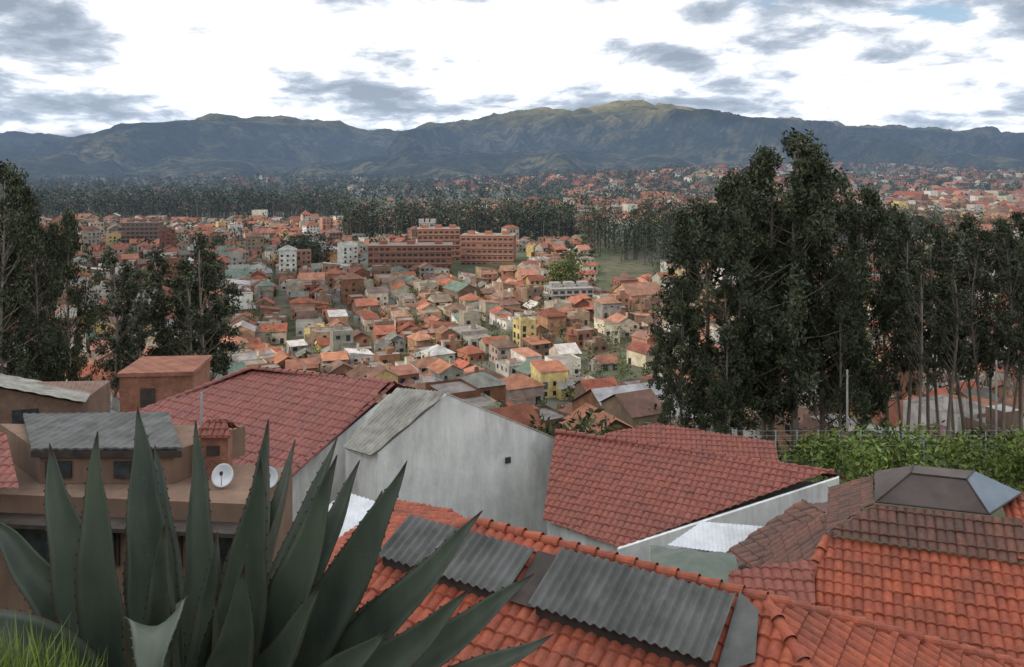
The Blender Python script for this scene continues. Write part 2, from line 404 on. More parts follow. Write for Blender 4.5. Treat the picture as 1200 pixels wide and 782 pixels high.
def apartment(name,x0,x1,y,depth,z0,z1,storeys,rot=0,wallc='brick'):
    p=empty(name); w=x1-x0; cx=(x0+x1)/2
    cr,sr=math.cos(rot),math.sin(rot)
    def G(a,b2): return (cx+a*cr-b2*sr, y+depth/2+a*sr+b2*cr)
    g=G(0,0); box('walls',(g[0],g[1],(z0+z1)/2),(w,depth,z1-z0),rot,wallc,p)
    box('parapet',(g[0],g[1],z1+.25),(w+.6,depth+.6,.5),rot,wallc,p)
    sh=(z1-z0)/storeys; n=int(w/3.6)
    V=[];F=[]
    for s in range(storeys):
        zz=z0+sh*(s+.5)
        for k in range(n):
            if R()<.05: continue
            u=-w/2+w*(k+.5)/n; ww=w/n*.33
            q=[G(u-ww,-depth/2-.06),G(u+ww,-depth/2-.06)]
            o=len(V); V+=[(q[0][0],q[0][1],zz-.7),(q[1][0],q[1][1],zz-.7),(q[1][0],q[1][1],zz+.75),(q[0][0],q[0][1],zz+.75)]; F.append((o,o+1,o+2,o+3))
        g=G(0,-depth/2-.35); box('balcony_slab',(g[0],g[1],z0+sh*s+.1),(w*.98,.7,.25),rot,'concrete',p)
        m2=int(depth/4)
        for k in range(m2):
            for sd in (-1,1):
                u=-depth/2+depth*(k+.5)/m2
                q=[G(sd*(w/2+.06),u-.8),G(sd*(w/2+.06),u+.8)]
                o=len(V); V+=[(q[0][0],q[0][1],zz-.7),(q[1][0],q[1][1],zz-.7),(q[1][0],q[1][1],zz+.75),(q[0][0],q[0][1],zz+.75)]; F.append((o,o+1,o+2,o+3))
    obj('windows',V,F,'glass',p)
    for k in range(3):
        g=G(-w/2+w*(k+.5)/3,0); box('stair_head',(g[0],g[1],z1+1.6),(5,5,2.6),rot,wallc,p)
    return p
apartment('apartment_block',-95,-40,560,22,-72,-52.5,5,.05)
apartment('apartment_block',-36,2,610,22,-72,-50,5,-.08)
apartment('apartment_block',-72,-40,640,20,-72,-47.5,6,.1)
apartment('apartment_tower',-72,-60,660,12,-72,-44,8,0,'concrete')
apartment('apartment_block',-330,-300,720,16,-72,-48,7,.1,'brickd')
apartment('apartment_block',-160,-140,820,16,-72,-50,6,.2,'brick')
apartment('commercial_building',18,40,430,14,-71,-62,3,.25,'concrete')

# ------------------------------------------------------------ vegetation
def leaf_quads(V,F,C,centers,rad,cnt,size,base,rs,flat=.75,droop=.6):
    for (cx,cy,cz),r in zip(centers,rad):
        d=rs.normal(size=(cnt,3)); d/=np.linalg.norm(d,axis=1)[:,None]; rr=r*rs.rand(cnt)**.45
        p=d*rr[:,None]*np.array([1,1,flat])+np.array([cx,cy,cz])
        a=rs.normal(size=(cnt,3)); a[:,2]-=droop; a/=np.linalg.norm(a,axis=1)[:,None]
        b2=np.cross(a,rs.normal(size=(cnt,3))); b2/=np.linalg.norm(b2,axis=1)[:,None]
        s=size*(.6+.8*rs.rand(cnt))[:,None]
        q=np.stack([p-a*s,p+b2*s*.36,p+a*s,p-b2*s*.36],1)
        o=len(V); V.extend(q.reshape(-1,3).tolist())
        F.extend((np.arange(cnt*4).reshape(-1,4)+o).tolist())
        k=.6+.8*rs.rand(); cc=np.array(base)*k*(.75+.5*rs.rand(cnt))[:,None]
        cc[:,0]*=1+.25*rs.rand(cnt); C.extend(cc.tolist())
def make_euc(name,seed,h,r,start,nl=120,clumps=85,size=.42,base=(.055,.075,.035),cr=(.15,.27),tr=.010):
    rs=np.random.RandomState(seed); rnd=random.Random(seed)
    BV=[];BF=[]
    def addtube(p,rad,n=6):
        v,f=tube(p,rad,n); o=len(BV); BV.extend([tuple(a) for a in v]); BF.extend([tuple(i+o for i in ff) for ff in f])
    bend=(rnd.uniform(-.8,.8),rnd.uniform(-.6,.6))
    def tp(t): return Vector((bend[0]*math.sin(t*3)+.3*math.sin(t*7+seed),bend[1]*math.sin(t*2.5),h*t))
    n=10; addtube([tp(i/n*.96) for i in range(n+1)],[tr*h*(1-.85*i/n)+.03 for i in range(n+1)],8)
    cen=[];rad=[]
    boughs=[(rnd.uniform(0,6.28),rnd.uniform(start,.93),rnd.uniform(.55,1.0)) for _ in range(9)]
    for k in range(clumps):
        t=start+(1-start)*(k+rnd.random())/clumps
        tt=(t-start)/(1-start)
        prof=(math.sin(math.pi*min(1,(tt*.74+.22)))**.6)*(1.0 if tt<.85 else 1.0-.35*(tt-.85)/.15)
        bz=min(boughs,key=lambda q:abs(q[1]-t)+rnd.random()*.25)
        az=bz[0]+rnd.uniform(-.9,.9) if rnd.random()<.7 else rnd.uniform(0,6.28)
        L=r*prof*rnd.uniform(.25,1.15)*(.7+.5*bz[2])
        b0=tp(max(.05,t-.12*rnd.random()-.05)); end=Vector((tp(t).x+math.cos(az)*L,tp(t).y+math.sin(az)*L,h*t+rnd.uniform(-.02,.03)*h))
        mid=(b0+end)/2+Vector((0,0,-.06*L)); rr=.0030*h*(1-.5*t)
        addtube([b0,mid,end],[rr,rr*.6,rr*.25],5)
        cen.append(tuple(end)); rad.append(r*rnd.uniform(*cr))
        if rnd.random()<.5: cen.append(tuple(end+Vector((rnd.uniform(-1,1)*r*.2,rnd.uniform(-1,1)*r*.2,-r*rnd.uniform(.15,.35))))); rad.append(r*rnd.uniform(cr[0]*.6,cr[1]*.7))
    cen.append(tuple(tp(1)-Vector((0,0,.5)))); rad.append(r*.2)
    V=[];F=[];C=[]
    leaf_quads(V,F,C,cen,rad,nl,size,base,rs,flat=1.1,droop=1.0)
    me=D.meshes.new(name); nb=len(BV)
    fs=BF+[tuple(i+nb for i in f) for f in F]; cs=[(.15,.12,.1)]*len(BF)+C
    me.from_pydata(BV+V,[],fs)
    me.materials.append(M['bark']); me.materials.append(M['leaf'])
    me.polygons.foreach_set('material_index',[0]*len(BF)+[1]*len(F))
    ca=me.color_attributes.new('Col','FLOAT_COLOR','CORNER'); cnt=np.array([len(f) for f in fs])
    arr=np.repeat(np.array(cs,dtype=np.float32),cnt,axis=0); arr=np.concatenate([arr,np.ones((len(arr),1),np.float32)],1); ca.data.foreach_set('color',arr.ravel())
    me.update(); return me,h
def put(tree,name,x,y,top,rot=None,wide=1):
    me,h=tree; z=float(terr(x,y))-.3; s=(top-z)/h
    o=D.objects.new(name,me); COL.objects.link(o); o.location=(x,y,z); o.scale=(s*wide,s*wide,s); o.rotation_euler=(0,0,U(0,6.28) if rot is None else rot)
    return o
dense=[make_euc('euc_dense_%d'%i,11+i,30,5.1,.22,100,100,.25,(.046,.060,.032)) for i in range(4)]
slim=[make_euc('euc_slim_%d'%i,31+i,26,2.5,.42,44,48,.24,(.050,.064,.036),(.2,.34),.0066) for i in range(4)]
def at(px,d): return (px-600)*d/1000
def topz(py,d): return -(py-195)*d/1000
for px,d,py,k,w in [(930,80,164,0,1.15),(868,79,208,1,1.05),(962,83,205,2,.95),(903,81,185,3,.95),(822,80,246,2,1.15),(798,77,330,0,.8),(1012,84,224,1,.95),(895,86,240,1,1.0),(1040,88,250,2,.75),(850,76,330,2,.8),(985,78,300,0,.7)]:
    put(dense[k],'eucalyptus_tree',at(px,d),d,topz(py,d),wide=w)
for px,d,py in [(1065,82,270),(1088,86,258),(1108,80,285),(1130,88,262),(1152,83,275),(1174,80,262),(1197,86,254),(1215,82,270),(1240,85,250),(1055,95,285),(1120,98,290),(1185,96,282),(1097,92,275),(1160,93,280),(1075,78,290),(1142,90,270),(1205,78,290),(785,84,400),(812,88,380)]:
    put(random.choice(slim),'eucalyptus_tree',at(px,d),d,topz(py,d),wide=U(.9,1.25))
for px,d,py,t,w in [(3,90,198,0,.85),(-35,92,195,1,.9),(38,96,252,2,.7),(82,100,252,1,.72),(60,105,270,3,.7),(20,110,285,2,.7)]:
    put(dense[t],'eucalyptus_tree',at(px,d),d,topz(py,d),wide=w)
for px,d,py in [(130,128,303),(165,124,318),(185,130,298),(212,126,308),(238,128,282),(150,135,315),(225,138,318),(252,132,310),(242,135,295)]:
    put(random.choice(slim),'eucalyptus_tree',at(px,d),d,topz(py,d),wide=U(1.1,1.4))

def tree_mass(name,spots,base,cnt=90,size=1.2,parts=4):
    V=[];F=[];C=[]; rs=np.random.RandomState(3)
    for (x,y,h,r) in spots:
        z=float(terr(x,y)); cen=[];rad=[]
        for k in range(parts):
            t=.3+.62*k/max(1,parts-1)
            cen.append((x+U(-.35,.35)*r,y+U(-.35,.35)*r,z+h*t)); rad.append(r*(1.0-.45*abs(t-.5))*U(.75,1.1))
        leaf_quads(V,F,C,cen,rad,max(4,cnt//parts),size,np.array(base)*U(.8,1.2),rs,flat=max(.8,h/r/parts*.75),droop=.1)
        v,f=tube([(x,y,z-1),(x,y,z+h*.6)],[.03*h*.6,.01*h],5); o=len(V); V+= [tuple(a) for a in v]; F+=[tuple(i+o for i in q) for q in f]; C+=[(.09,.07,.05)]*len(f)
    return obj(name,V,F,'leaf',cols=C)
def belt(x0,x1,y0,y1,n,h0,h1,wr=.28):
    out=[]
    for i in range(n):
        t=R(); out.append((x0+(x1-x0)*t,U(y0,y1),U(h0,h1),U(h0,h1)*wr))
    return out
tree_mass('tree_belt',belt(-760,-230,1120,1260,480,26,40,.3),(.032,.044,.027),64,1.9)
tree_mass('tree_belt',belt(-165,60,790,870,280,26,40,.3),(.032,.046,.027),84,1.5)
tree_mass('tree_belt',belt(60,230,640,760,150,28,46)+belt(95,210,520,640,90,22,38),(.038,.055,.028),190,1.0)
tree_mass('tree_clump',belt(-160,-128,580,610,26,16,24,.3),(.035,.05,.028),150,1.0)
tree_mass('tree_belt',belt(180,480,700,1100,260,18,30,.33),(.04,.055,.03),80,1.4)
tree_mass('tree_belt',belt(-1900,500,1400,3600,1700,16,30,.6),(.032,.046,.028),24,4.0)
tree_mass('tree_belt',belt(300,2900,2000,4200,800,14,26,.6),(.032,.046,.028),24,4.0)
tree_mass('broadleaf_tree',[(28+U(-7,7),455+U(-6,6),U(16,26),U(5,7)) for i in range(7)],(.07,.10,.035),500,.8,6)
tree_mass('garden_trees',[(x,y,U(3.5,9),U(1.8,4)) for x,y in tr_spots if y<600],(.052,.074,.027),90,.55,5)
tree_mass('distant_garden_trees',[(x,y,U(6,13),U(3,6)) for x,y in tr_spots if 600<=y<1750],(.042,.058,.030),30,1.8,3)
tree_mass('distant_garden_trees',[(x,y,U(8,16),U(6,12)) for x,y in tr_spots if y>=1750],(.035,.05,.03),20,4.0,2)
tree_mass('shrub_bank',[(U(19,40),U(50,64),U(1.5,3.4),U(1.2,2.4)) for i in range(46)],(.095,.14,.03),300,.2,5)
tree_mass('hillside_shrubs',[(U(-70,12),U(48,112),U(1.5,4),U(1.5,3)) for i in range(110)]+[(U(12,70),U(66,112),U(.8,2.2),U(1,2)) for i in range(90)],(.05,.07,.028),120,.35,4)

# fence along the grove
fp=empty('boundary_fence')
for i in range(30):
    x=15+i*1.5; y=58+.12*i; z=float(terr(x,y)); pole('post_%d'%i,(x,y,z-.3),(x,y,z+3.4),.05,'metal',fp)
for k in range(10):
    hh=.3+k*.34
    pole('wire',(15,58,float(terr(15,58))+hh),(15+29*1.5,61.5,float(terr(58,61.5))+hh),.015,'metal',fp)
for x,y,h in [(27.5,70,8),(42,74,9)]:
    p=empty('utility_pole'); z=float(terr(x,y)); pole('mast',(x,y,z),(x,y,z+h),.09,'concrete',p); box('crossarm',(x,y,z+h-.5),(.9,.08,.08),.2,'dark',p)

# ------------------------------------------------------------ white gable house
p=empty('white_gable_house')
prism('walls',[(-4.75,30.2),(-2.4,31.6),(1.8,34.0),(1.6,34.3),(-2.6,31.9),(-4.5,33.1),(-6.1,31.3)],-16,[-10.15,-8.45,-10.9,-10.9,-8.45,-8.75,-10.35],'white',p)
prism('rear_walls',[(-2.55,31.95),(1.55,34.35),(-.8,39.5),(-5.2,36.2),(-4.5,33.2)],-16,[-10.3,-11.6,-12.2,-10.8,-10.2],'white',p)
surf_panel('roof_sheet',[(-4.95,30.0,-10.17),(-2.38,31.4,-8.33),(-4.5,33.2,-8.62),(-6.2,31.25,-10.3)],'greyl',p,col=.2,row=3,kind='c',amp=.05,thick=.02)
surf_panel('rear_roof',[(-2.6,32.0,-10.15),(1.6,34.4,-11.5),(-.7,39.7,-12.1),(-5.4,36.3,-10.7),(-4.5,33.2,-10.1)],'greyl',p,col=.22,row=3,kind='c',amp=.05,thick=.02)
obj('coping',[(-2.4,31.56,-8.42),(1.84,33.98,-10.87),(1.6,34.36,-10.87),(-2.6,31.94,-8.42)],[(0,1,2,3)],'concrete',p)
box('vent',(-.15,32.80,-11.3),(.22,.06,.22),.52,'dark',p)
# big pink-tiled house left
p=empty('tiled_house')
rl=(-11.6,38,-9.0); rr=(-4.9,35.2,-9.0); el=(-17.6,36.6,-11.2); er=(-8.0,30.0,-11.1)
surf_panel('roof_front',[rl,rr,er,el],'tile_pink',p,col=.27,row=.42)
surf_panel('roof_back',[rl,rr,(-2,39.5,-11),(-10,42.5,-11)],'tile_pink',p,col=.27,row=.42)
surf_panel('roof_left',[rl,(-10,42.5,-11),(-17.6,36.6,-11.2)],'tile_pink',p,col=.27,row=.42)
ridge_caps('ridge',rl,rr,'tile_pink',p); ridge_caps('hip',rl,el,'tile_pink',p); ridge_caps('verge',rr,er,'tile_pink',p,.09)
prism('walls',[(-17.0,36.9),(-8.05,30.7),(-5.0,34.9),(-3,39),(-10,42)],-17,[-11.3,-11.25,-9.3,-11.2,-11.2],'whitewall',p)
for i in range(4):
    t=.15+i*.22; x=-17+(8.95)*t; y=36.9-6.2*t; a=math.atan2(-6.2,8.95)
    box('window_%d'%i,(x-.05,y-.08,-12.6),(1.1,.12,1.1),a,'glass',p)
# brown house
p=empty('brown_house')
prism('lower_walls',[(-17.5,25.6),(-7.4,24.6),(-7.1,27.6),(-16.5,29.2)],-16,-9.75,'brown',p)
prism('terrace_wall',[(-17.4,29.0),(-14.5,26.2),(-10.4,26.2),(-9.0,28.8)],-9.74,-8.75,'brown',p)
surf_panel('grey_roof',[(-16.8,29.3,-8.5),(-11.8,29.3,-8.45),(-10.1,26.1,-8.6),(-14.7,26.1,-8.65)],'grey',p,col=.3,row=4,kind='c',amp=.03,thick=.06)
box('fascia',(-12.4,26.1,-8.8),(4.6,.08,.2),0,'dark',p)
for i in (0,2): box('upper_window_%d'%i,(-13.9+i*1.05,26.17,-9.3),(.8,.1,.5),0,'glass',p)
a=math.atan2(-1.0,10.1)
box('eave_slab',(-12.5,24.85,-10.35),(10.6,1.0,.12),a,'dark',p)
for i in range(5):
    box('window_frame_%d'%i,(-16+i*1.9,25.40-i*.188,-11.1),(1.45,.1,1.15),a,'dark',p); box('window_%d'%i,(-16+i*1.9,25.34-i*.188,-11.1),(1.25,.1,.95),a,'glass',p)
surf_panel('porch_roof',[(-19,27,-8.4),(-16,27,-8.5),(-14.2,24.6,-9.3),(-19,24.6,-9.3)],'tile_pink',p)
pole('clothes_pole',(-9.9,27.2,-9.7),(-9.9,27.2,-7.2),.05,'concrete',p)
# chimney
p=empty('brick_chimney')
box('stack',(-9.35,27.0,-9.2),(.85,.6,1.5),.1,'brick',p)
box('vent',(-9.35,26.69,-8.9),(.4,.04,.3),.1,'dark',p)
surf_panel('cap_a',[(-9.95,26.55,-8.48),(-8.75,26.55,-8.48),(-9.0,27,-8.1),(-9.7,27,-8.1)],'tile_red',p,col=.18,row=.25)
surf_panel('cap_b',[(-9.95,27.45,-8.48),(-8.75,27.45,-8.48),(-9.0,27,-8.1),(-9.7,27,-8.1)],'tile_red',p,col=.18,row=.25)
def dish(x,y,z,r,base_z,dirv):
    p=empty('satellite_dish'); dirv=Vector(dirv).normalized(); q=dirv.to_track_quat('Z','Y'); V=[];F=[]
    for i in range(7):
        rr=r*i/6
        for k in range(20):
            th=k/20*2*math.pi; v=Vector((rr*math.cos(th)*.9,rr*math.sin(th),.35*rr*rr/r)); V.append(Vector((x,y,z))+q@v)
    for i in range(6):
        for k in range(20): F.append((i*20+k,i*20+(k+1)%20,(i+1)*20+(k+1)%20,(i+1)*20+k))
    o=obj('reflector',V,F,'sheet',p,True); md=o.modifiers.new('s','SOLIDIFY'); md.thickness=.015
    f=Vector((x,y,z))+dirv*r*.95; low=Vector((x,y,z))+q@Vector((0,-r*.9,.2*r))
    pole('arm',low,f,.015,'metal',p); box('lnb',f,(.08,.08,.1),0,'dark',p); pole('mast',(x,y+.1,base_z),(x,y+.08,z),.03,'metal',p)
dish(-8.8,26.0,-9.45,.36,-9.75,(.1,-.8,.55)); dish(-7.45,26.0,-9.5,.33,-9.75,(.35,-.8,.5))
p=empty('brick_house')
prism('walls',[(-31,43),(-27.6,43.5),(-22.8,45),(-24,51),(-30,50)],-20,[-12.9,-11.05,-12.5,-12.8,-13.1],'brickd',p)
surf_panel('roof_a',[(-32,42.9,-13.0),(-27.6,43.2,-10.85),(-28.1,47,-10.9),(-32.5,46.7,-13.05)],'greyl',p,col=.25,row=3,kind='c',amp=.04,thick=.02)
surf_panel('roof_b',[(-27.6,43.2,-10.85),(-22.4,44.8,-12.4),(-23.7,48.2,-12.7),(-28.5,46.5,-11.2)],'greyl',p,col=.25,row=3,kind='c',amp=.04,thick=.02)
box('window',(-25.2,44.2,-13.1),(1.2,.12,1),.3,'glass',p)
p=empty('orange_brick_house')
box('walls',(-18.0,44.5,-13.5),(3.5,3.6,6),.1,'brick',p); box('parapet',(-18.0,44.5,-10.4),(3.7,3.8,.2),.1,'brick',p)
box('door',(-18.2,42.65,-11.9),(.7,.1,1.6),.1,'dark',p)
# ------------------------------------------------------------ long red roof with white boundary wall
p=empty('red_roof_house')
TL=(1.7,33.4,-10.4);TR=(10.9,29.0,-10.45);BR=(3.35,26.9,-12.0);BL=(1.05,28.7,-12.0)
surf_panel('roof_front',[TL,TR,BR,BL],'tile_red',p,col=.22,row=.33)
surf_panel('roof_back',[TL,TR,(12.8,32.6,-12),(3.6,37,-12)],'tile_red',p,col=.24,row=.36)
ridge_caps('ridge',TL,TR,'tile_red',p)
prism('boundary_wall',[(3.3,26.75),(11.0,28.75),(11.1,28.95),(3.35,26.95)],-15.5,[-12.02,-10.5,-10.5,-12.02],'whitewall',p)
prism('walls',[(1.2,29.0),(3.4,27.1),(10.7,29.1),(12.3,32.3),(3.6,36.6)],-17,[-12.1,-12.1,-10.7,-12.1,-12.1],'whitewall',p)
p=empty('red_roof_house')
surf_panel('roof_front',[(4.6,42.2,-13.1),(7.2,42.8,-13.0),(12.6,41,-13.3),(12.2,38.2,-14.2),(4.0,40,-14.3)],'tile_red',p,col=.24,row=.36)
prism('walls',[(4.3,40.3),(12,38.5),(12.6,41.5),(5,43)],-22,-13.9,'whitewall',p)
# ------------------------------------------------------------ small roofs in the middle
p=empty('lean_to_shed')
surf_panel('pale_roof',[(4.4,24.2,-10.75),(5.6,25.2,-10.5),(7.7,24.8,-10.5),(6.6,23.6,-10.8)],'sheet',p,col=.12,row=4,kind='c',amp=.02,thick=.02)
prism('walls',[(4.6,24.2),(6.5,23.8),(7.4,24.7),(5.6,25.1)],-15,-10.9,'whitewall',p)
p=empty('green_tarp_shelter')
V=[];F=[]
for i in range(13):
    for j in range(9):
        u=i/12;v=j/8; V.append((3.35+2.1*u+.3*v,20.6+1.9*v-.5*u,-10.0+.32*math.sin(math.pi*u)*math.sin(math.pi*(v*.8+.2))+.03*math.sin(u*17)))
for i in range(12):
    for j in range(8): a=i*9+j; F.append((a,a+1,a+10,a+9))
obj('tarp',V,F,'green',p,True)
for q in ((3.4,20.7),(5.4,20.2),(5.7,21.9),(3.7,22.4)): pole('post',(q[0],q[1],-13.5),(q[0],q[1],-10.0),.05,'metal',p)
p=empty('brown_roof_house')
surf_panel('roof_a',[(5.6,22.6,-10.25),(8.4,24.6,-9.7),(8.9,22.6,-9.6),(6.6,20.8,-10.3)],'tile_old',p)
surf_panel('roof_b',[(8.4,24.6,-9.7),(8.9,22.6,-9.6),(12,24,-10.4),(10,27,-10.8)],'tile_old',p)
prism('walls',[(5.9,22.5),(6.7,21.1),(9.5,22.8),(8.5,25)],-15,-10.6,'brown',p)
p=empty('small_tiled_outhouse')
surf_panel('roof',[(4.9,19.3,-9.25),(6.9,19.5,-8.95),(6.5,18.3,-9.45),(6.0,17.4,-9.75),(4.3,17.3,-9.75)],'tile_red',p,col=.22,row=.33)
prism('walls',[(4.8,18.9),(6.6,19.2),(6.1,17.8),(4.6,17.6)],-14,-9.8,'concrete',p)
p=empty('grey_lean_to')
surf_panel('pale_roof',[(-4.6,18.2,-7.75),(-3.9,20.0,-7.65),(-1.6,18.6,-7.75),(-2.5,16.9,-7.9)],'sheet',p,col=.1,row=5,kind='c',amp=.025,thick=.02)
prism('walls',[(-4.5,18.2),(-2.5,17.1),(-1.8,18.5),(-3.9,19.7)],-13,-8.0,'concrete',p)

# ------------------------------------------------------------ near roof with two raised sheet panels
p=empty('near_tiled_house')
O=Vector((-.7,15.3,0)); e1=Vector((.85,-.53,0)).normalized(); e2=Vector((-.53,-.85,0)).normalized()
def L(s,t,lift=0): 
    v=O+e1*s+e2*t; v.z=-6.38-.5*abs(t)+lift; return v
def L3(s,t,z): v=O+e1*s+e2*t; v.z=z; return v
kt=dict(col=.195,row=.30,amp=.048)
surf_panel('roof_front',[L(0,0),L(5.2,0),L(8.2,3),L(8.2,4.2),L(-4.3,4.2),L(-3.4,3.2)],'tile_new',p,**kt)
surf_panel('roof_left',[L(0,0),L(-3.6,3.3),L(-4.3,4.1),L3(-4.5,-3,-7.8),L(-1.2,-1.1)],'tile_new',p,**kt)
surf_panel('roof_back',[L(0,0),L(5.2,0),L(7.4,-2.2),L(-1.6,-2.2)],'tile_new',p,**kt)
surf_panel('roof_end',[L(5.2,0),L3(8.4,3.2,-7.98),L3(8.4,-3.2,-7.98)],'tile_new',p,**kt)
ridge_caps('ridge',L(0,0),L(5.2,0),'tile_new',p,.1,.33); ridge_caps('hip_a',L(5.2,0),L(8.2,3),'tile_new',p,.1,.33); ridge_caps('hip_b',L(5.2,0),L3(8.4,-3.2,-7.98),'tile_new',p,.1,.33)
ridge_caps('hip_c',L(0,0),L(-3.6,3.3),'tile_new',p,.1,.33)
prism('walls',[tuple(L(-3.4,3.3))[:2],tuple(L(7.4,3.3))[:2],tuple(L(7.6,-2))[:2],tuple(L(-1.3,-2))[:2]],-13,-8.2,'whitewall',p)
def raised(s0,s1,t0,t1,nm):
    q=[L(s0,t1),L(s1,t1),L(s1,t0,-.1),L(s0,t0,-.1)]
    vs=[v+Vector((0,0,-.1)) for v in [L(s0+.08,t1-.08),L(s1-.08,t1-.08),L(s1-.08,t0+.05,-.1),L(s0+.08,t0+.05,-.1)]]; vs+=[v+Vector((0,0,.32)) for v in vs]
    obj(nm+'_frame',vs,[(0,1,5,4),(1,2,6,5),(2,3,7,6),(3,0,4,7),(4,5,6,7)],'dark',p)
    up=Vector((0,0,.27)); surf_panel(nm,[v+up for v in q],'grey',p,col=.16,row=4,kind='c',amp=.06,thick=.015)
raised(-1.15,1.5,.36,1.3,'panel_sheet_a'); raised(1.95,4.85,.22,1.32,'panel_sheet_b')
obj('flashing',[L(4.86,.1,.13),L(5.2,.3,.13),L(5.35,1.0,.13),L(4.9,1.3,.13)],[(0,1,2,3)],'grey',p)
obj('flashing_mid',[L(1.52,.3,.12),L(1.93,.3,.12),L(1.93,1.2,.12),L(1.52,1.2,.12)],[(0,1,2,3)],'dark',p)
# ------------------------------------------------------------ right house with glazed lantern
p=empty('house_with_roof_lantern')
e=Vector((.93,-.36,0)).normalized(); f=Vector((.36,.93,0)).normalized(); FL=Vector((7.5,20,-8.6))
def K(a,b2,z): v=FL+e*a+f*b2; v.z=z-.12; return v
surf_panel('roof_front',[K(-.1,0,-8.6),K(6.5,0,-8.6),K(9,-4.5,-10.8),K(-1.6,-4.5,-10.8)],'tile_new',p,col=.2,row=.31)
surf_panel('roof_left',[K(-.1,0,-8.6),K(-.1,1.2,-8.6),K(-1.6,2.0,-9.6),K(-1.6,-4.5,-10.8)],'tile_old',p)
ridge_caps('hip',K(-.1,0,-8.6),K(-1.6,-4.5,-10.8),'tile_new',p)
surf_panel('roof_right',[K(3.8,-.02,-8.5),K(6.5,-.02,-8.5),K(6.5,2.6,-7.9),K(3.8,2.6,-7.9)],'tile_new',p,col=.2,row=.31)
prism('walls',[tuple(K(-1.2,-4,0))[:2],tuple(K(8.4,-4,0))[:2],tuple(K(6.3,2.5,0))[:2],tuple(K(-.4,2.5,0))[:2]],-15,-11.4,'whitewall',p)
surf_panel('lantern_skirt_front',[K(-.1,-.05,-8.52),K(4.0,-.05,-8.52),K(4.0,.75,-7.88),K(.95,.5,-7.85)],'tile_old',p,col=.2,row=.3)
surf_panel('lantern_skirt_left',[K(-.1,-.05,-8.55),K(.95,.5,-7.85),K(1.0,2.4,-7.85),K(-.1,3.2,-8.6)],'tile_old',p,col=.2,row=.3)
a1,a2,a3,a4=K(.95,.5,-7.80),K(3.35,.70,-7.82),K(4.3,2.4,-7.80),K(1.0,2.7,-7.80)
b1,b2_,b3,b4=K(1.75,1.15,-7.24),K(2.95,1.25,-7.26),K(3.2,1.9,-7.24),K(1.85,1.8,-7.24)
obj('lantern_glass_front',[a1,a2,b2_,b1],[(0,1,2,3)],'amber',p)
obj('lantern_glass_right',[a2,a3,b3,b2_],[(0,1,2,3)],'bluep',p); obj('lantern_glass_back',[a3,a4,b4,b3],[(0,1,2,3)],'amber',p)
obj('lantern_glass_left',[a4,a1,b1,b4],[(0,1,2,3)],'amber',p); obj('lantern_top',[b1,b2_,b3,b4],[(0,1,2,3)],'amber',p)
for q,w in ((a1,b1),(a2,b2_),(a1,a2),(b1,b2_),(a2,a3),(b2_,b3),(b1,b4)): pole('lantern_bar',q+Vector((0,0,.01)),w+Vector((0,0,.01)),.022,'dark',p)

# ------------------------------------------------------------ terrace
p=empty('retaining_wall')
box('wall',(0,3.42,-5.9),(60,.22,7.55),0,'concrete',p)

# ------------------------------------------------------------ agave
m,nt,b=new_mat('agave_leaf')
uv=nt.nodes.new('ShaderNodeUVMap'); sx=nt.nodes.new('ShaderNodeSeparateXYZ'); nt.links.new(uv.outputs[0],sx.inputs[0])
n1=tnoise(nt,14,6,stretch=(1,1,.25)); c=mix_rgb(nt,ramp(nt,n1,.35,.7),(.034,.047,.035),(.066,.083,.062))
n2=tnoise(nt,3,4); c=mix_rgb(nt,ramp(nt,n2,.4,.7,(0,0,0),(.6,.6,.6)),c,(.085,.105,.068))
ab=nt.nodes.new('ShaderNodeMath'); ab.operation='SUBTRACT'; nt.links.new(sx.outputs[0],ab.inputs[0]); ab.inputs[1].default_value=.5
ab2=nt.nodes.new('ShaderNodeMath'); ab2.operation='ABSOLUTE'; nt.links.new(ab.outputs[0],ab2.inputs[0])
c=mix_rgb(nt,ramp(nt,ab2.outputs[0],.465,.495),c,(.07,.05,.03))
sp_=tnoise(nt,70,3); c=mix_rgb(nt,ramp(nt,sp_,.66,.72,(0,0,0),(.7,.7,.7)),c,(.12,.11,.07))
tipf=ramp(nt,sx.outputs[1],.955,.985); c=mix_rgb(nt,tipf,c,(.03,.02,.015))
nt.links.new(c,b.inputs['Base Color']); b.inputs['Roughness'].default_value=.45; b.inputs['Specular IOR Level'].default_value=.4
bump(nt,b,n1,.2,.004); M['agave']=m
p=empty('agave_plant')
CA=Vector((-1.16,3.0,-2.15))
